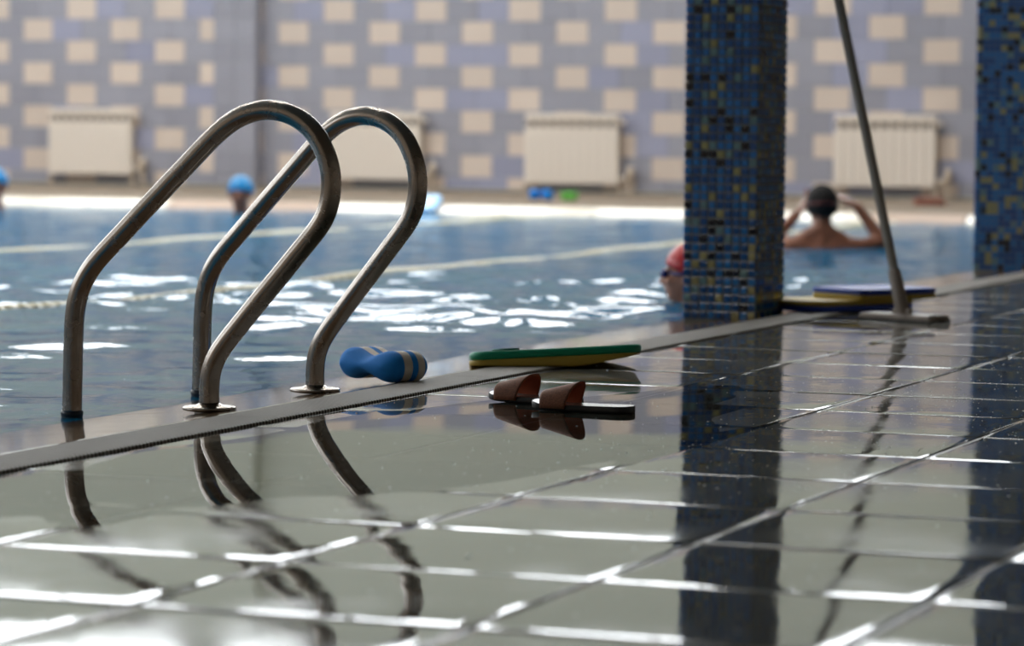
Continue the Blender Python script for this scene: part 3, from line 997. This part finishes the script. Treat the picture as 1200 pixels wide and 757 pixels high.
# swimmer with both hands at the head, back to us
pr = empty('person', (-4.735, 16.80, Z_W), math.radians(21))
tag(pr, 'dark haired swimmer seen from behind, hands raised to the head, shoulders above water', 'person')
mb = MB()
mb.ell((0, .02, -.30), (.165, .10, .24)); mb.ell((-.0, .0, -.06), (.17, .085, .10)); mb.ell((0, .03, -.62), (.15, .10, .20))
mb.cap((-.17, 0, .005), (.17, 0, .005), .058, .058)
mb.cap((0, .0, .02), (0, .018, .13), .062, .052)
for s in (-1, 1): mb.cap((s * .14, 0, .02), (s * .03, .0, .085), .045, .045)
P, R_ = head_parts(mb, (0, .035, .215), 0.0, -.10)
# right arm (to the right in the picture)
mb.cap((.185, .0, .0), (.325, .05, .035), .053, .042); mb.cap((.325, .05, .035), (.195, .10, .215), .041, .028)
hand(mb, (.190, .105, .222), (-.75, .15, .45), (.3, .9, .2), .12)
mb.cap((-.185, .0, .0), (-.235, .10, .06), .052, .042); mb.cap((-.235, .10, .06), (-.125, .14, .17), .040, .028)
hand(mb, (-.12, .142, .178), (.55, .0, .75), (-.2, .9, .1), .10)
for s in (-1, 1): mb.cap((s * .08, .04, -.74), (s * .10, .06, -1.2), .085, .055)
o = mb.build('body', 'skin_tan', pr); remesh(o, .009, 5)
shell(pr, 'hair', 'hair_black', P, R_, (.080, .100, .092), 2.05, .42)
g = MB(); g.tube([P(.0835 * math.cos(q), -.014 + .104 * math.sin(q), .012) for q in [PI * (.15 - 1.3 * k / 24) for k in range(25)]], .0065, 8); g.build('goggle_strap', 'strap_red', pr)
eyes(pr, P)

# swimmer in a red cap behind the pillar, looking to the left
rp = empty('person', (-3.735, 11.50, Z_W), math.radians(95))
tag(rp, 'swimmer in a red cap with blue goggles peering out behind the mosaic pillar', 'person')
mb = MB()
P, R_ = head_parts(mb, (0, .0, .095), 0.0, 0.05)
mb.cap((0, -.02, -.06), (0, -.005, .04), .055, .052)
mb.ell((0, -.06, -.16), (.18, .095, .12)); mb.ell((0, -.16, -.34), (.15, .11, .26)); mb.cap((-.16, -.06, -.10), (.16, -.06, -.10), .055, .055)
for s in (-1, 1):
    mb.cap((s * .18, -.05, -.11), (s * .25, .12, -.26), .05, .04); mb.cap((s * .25, .12, -.26), (s * .16, .34, -.24), .038, .026)
    hand(mb, (s * .155, .35, -.24), (-s * .2, 1, .1), (s, .1, 0), .1)
    mb.cap((s * .08, -.26, -.52), (s * .09, -.62, -.62), .08, .05)
o = mb.build('body', 'skin', rp); remesh(o, .009, 4)
shell(rp, 'swim_cap', 'cap_red', P, R_, (.082, .102, .094), 1.75, .30)
goggles(rp, P, 'goggle_blue'); eyes(rp, P)

def far_swimmer(loc, rz, label, z):
    r = empty('person', loc, rz)
    tag(r, label, 'person')
    mb = MB()
    P, R_ = head_parts(mb, (0, 0, z), 0.0, 0.0)
    mb.cap((0, -.02, z - .18), (0, -.01, z - .06), .058, .052)
    mb.ell((0, -.02, z - .26), (.185, .095, .11)); mb.ell((0, -.02, z - .46), (.15, .10, .26))
    for s in (-1, 1):
        mb.cap((s * .175, -.02, z - .22), (s * .22, .03, z - .47), .05, .04); mb.cap((s * .22, .03, z - .47), (s * .15, .2, z - .55), .038, .026)
        hand(mb, (s * .15, .21, z - .55), (-s * .2, 1, 0), (s, .1, 0), .1)
    o = mb.build('body', 'skin_tan', r); remesh(o, .011, 3)
    shell(r, 'swim_cap', 'cap_blue', P, R_, (.084, .104, .096), 1.80, .22)
    eyes(r, P)
far_swimmer((-10.02, 20.75, Z_W), math.radians(195), 'swimmer in a bright blue cap at the far edge, seen past the handrail', .135)
far_swimmer((-11.87, 20.6, Z_W), math.radians(205), 'swimmer in a blue cap cut by the left edge of the picture', .165)

# ------------------------------------------------------------------ lane ropes
def lane_rope(x, y0, y1, label):
    r = empty('lane_rope', (x, y0, Z_W - .030))
    tag(r, label, 'lane rope', 'lane ropes in the pool')
    mb = MB(); mb.tube([(0, k * (y1 - y0) / 10, 0) for k in range(11)], .006, 8); mb.build('rope', 'rope_white', r)
    mb = MB(); yy = .1; k = 0
    while yy < y1 - y0 - .1:
        mi = (0, 0, 0, 1, 0, 0, 1, 1)[(k // 4) % 8]
        dz = .006 * math.sin(yy * 1.7) + .004 * math.sin(yy * 4.1)
        n = 14
        prof = [(.010, 0), (.034, .006), (.042, .02), (.042, .06), (.034, .074), (.010, .08)]
        vs = [(rr * math.cos(2 * PI * q / n), yy + t, dz + rr * math.sin(2 * PI * q / n)) for rr, t in prof for q in range(n)]
        mb.add(vs, [(i * n + q, (i + 1) * n + q, (i + 1) * n + (q + 1) % n, i * n + (q + 1) % n) for i in range(5) for q in range(n)], mi, True)
        yy += .085; k += 1
    o = mb.build('float_discs', ['rope_white', 'rope_yellow', 'rope_blue'], r); o['kind'] = 'stuff'
lane_rope(-8.05, 4.7, Y_FAR - .02, 'pale lane rope farther out in the pool, toward the radiators')
lane_rope(-5.58, 4.7, Y_FAR - .02, 'pale lane rope nearer the handrails, crossing the glittering water')

# ------------------------------------------------------------------ things on the far edge
fb = empty('foam_board', (-9.03, Y_FAR + .10, .012), math.radians(4)); fb.rotation_euler = (math.radians(24), 0, math.radians(4))
tag(fb, 'small pale blue foam board lying on the far pool edge right of the handrails', 'foam board')
slab(fb, 'board', 'foam_pale_blue', [(x - .10, y - .11) for x, y in outline(.20, .24, .05, .03)], lambda x: 0.0, lambda x: .030, .006)
slab(fb, 'underside_layer', 'foam_blue', [(x - .098, y - .108) for x, y in outline(.196, .236, .05, .03)], lambda x: -.012, lambda x: .001, .003)

db = empty('foam_dumbbell', (-8.92, 23.75, .018), math.radians(-15))
tag(db, 'small blue foam dumbbell on the far deck below the middle radiator', 'dumbbell')
for s in (-1, 1):
    mb = MB(); n = 24
    prof = [(0.0, -.036), (.032, -.036), (.040, -.028), (.040, .028), (.032, .036), (0.0, .036)]
    vs = [(s * .06 + t, rr * math.cos(2 * PI * q / n), .040 + rr * math.sin(2 * PI * q / n)) for rr, t in prof for q in range(n)]
    mb.add(vs, [(i * n + q, i * n + (q + 1) % n, (i + 1) * n + (q + 1) % n, (i + 1) * n + q) for i in range(5) for q in range(n)], 0, True)
    mb.build('foam_disc', 'foam_blue', db)
mb = MB(); mb.tube([(-.06, 0, .04), (.06, 0, .04)], .014, 12); mb.build('grip_bar', 'foam_navy', db)
lb = empty('foam_block', (-8.70, 23.78, .018), math.radians(10))
tag(lb, 'small lime green foam block on the far deck beside the blue dumbbell', 'foam block')
slab(lb, 'block', 'foam_lime', [(x - .06, y - .05) for x, y in outline(.12, .10, .04, .02)], lambda x: .0, lambda x: .065, .01)
tw = empty('towel', (-6.02, 24.3, .018), math.radians(14))
tag(tw, 'low reddish brown folded towel on the far deck under the right radiator', 'towel')
for k in range(3):
    slab(tw, 'towel_fold', 'towel_rust', [(x - .12 + .004 * k, y - .10) for x, y in outline(.24 - .01 * k, .20, .03, .03)], lambda x, k=k: .018 * k, lambda x, k=k: .018 * k + .019, .006)

# ------------------------------------------------------------------ puddle standing on the tiles by the grating
def puddle():
    m = bpy.data.materials.new('puddle_water'); m.use_nodes = True
    nt = m.node_tree; nt.nodes.clear()
    out = nt.nodes.new('ShaderNodeOutputMaterial'); g = nt.nodes.new('ShaderNodeNewGeometry')
    n = nt.nodes.new('ShaderNodeTexNoise'); n.inputs['Scale'].default_value = 5.0; n.inputs['Detail'].default_value = 1.0
    nt.links.new(g.outputs['Position'], n.inputs['Vector'])
    b = nt.nodes.new('ShaderNodeBump'); b.inputs['Strength'].default_value = .02; b.inputs['Distance'].default_value = .004
    nt.links.new(n.outputs['Fac'], b.inputs['Height'])
    fr = nt.nodes.new('ShaderNodeFresnel'); fr.inputs['IOR'].default_value = 1.36; nt.links.new(b.outputs['Normal'], fr.inputs['Normal'])
    gl = nt.nodes.new('ShaderNodeBsdfGlossy'); gl.inputs['Roughness'].default_value = .012; nt.links.new(b.outputs['Normal'], gl.inputs['Normal'])
    tr = nt.nodes.new('ShaderNodeBsdfTransparent'); tr.inputs['Color'].default_value = (.93, .95, .93, 1)
    mx = nt.nodes.new('ShaderNodeMixShader')
    nt.links.new(fr.outputs[0], mx.inputs[0]); nt.links.new(tr.outputs[0], mx.inputs[1]); nt.links.new(gl.outputs[0], mx.inputs[2])
    nt.links.new(mx.outputs[0], out.inputs['Surface'])
    MATS['puddle_water'] = m
    mb = MB(); N = 120; vs = []; 
    ctr = (-2.42, 5.85)
    def rad(q):
        return 1 + .10 * math.sin(2 * q + .6) + .08 * math.sin(3 * q + 2.0) + .06 * math.sin(5 * q + 1.0) + .035 * math.sin(9 * q) + .02 * math.sin(17 * q + 1)
    rings = [(1.0, -.0007), (.90, -.00025), (.80, .00015), (.70, .00045), (.60, .00065), (.50, .00075), (.30, .0008)]
    for f, z in rings:
        for k in range(N):
            q = 2 * PI * k / N
            x = ctr[0] + .46 * rad(q) * f * math.cos(q) + .10 * rad(q) * f * math.sin(q); y = ctr[1] + 1.75 * rad(q) * f * math.sin(q)
            x = max(x, X_EDGE + .004 + (1 - f) * .02)
            vs.append((x, y, z))
    fs = [(j * N + k, j * N + (k + 1) % N, (j + 1) * N + (k + 1) % N, (j + 1) * N + k) for j in range(len(rings) - 1) for k in range(N)]
    fs.append(tuple(range((len(rings) - 1) * N, len(rings) * N)))
    mb.add(vs, fs, 0, True)
    o = mb.build('puddle', 'puddle_water')
    tag(o, 'thin clear puddle over the floor tiles around the sandals', 'puddle', kind='stuff')
puddle()

# ------------------------------------------------------------------ water drops on the deck
def drops():
    mb = MB()
    r = random.Random(5)
    for k in range(1500):
        t = r.random()
        if t < .55:
            x, y = r.gauss(-1.75, .28), r.uniform(5.3, 8.6)
        else:
            x, y = r.uniform(-2.85, -.9), r.uniform(3.6, 9.5)
        if x < -2.86 or x > -.5: continue
        R0 = .0008 + .0016 * r.random() ** 3
        n = 7
        asp = r.uniform(.8, 1.3)
        vs = []
        for rr, z in ((1, -.0003), (.85, .35), (.5, .6)):
            for q in range(n): vs.append((x + R0 * rr * math.cos(2 * PI * q / n) * asp, y + R0 * rr * math.sin(2 * PI * q / n), z * R0 * .9 if z > 0 else z))
        vs.append((x, y, R0 * .62))
        fs = [(i * n + q, i * n + (q + 1) % n, (i + 1) * n + (q + 1) % n, (i + 1) * n + q) for i in range(2) for q in range(n)] + [(2 * n + q, 2 * n + (q + 1) % n, 3 * n) for q in range(n)]
        mb.add(vs, fs, 0, True)
    o = mb.build('water_drops', 'droplet')
    tag(o, 'scattered water drops on the wet grey floor tiles', 'water drops', kind='stuff')
drops()
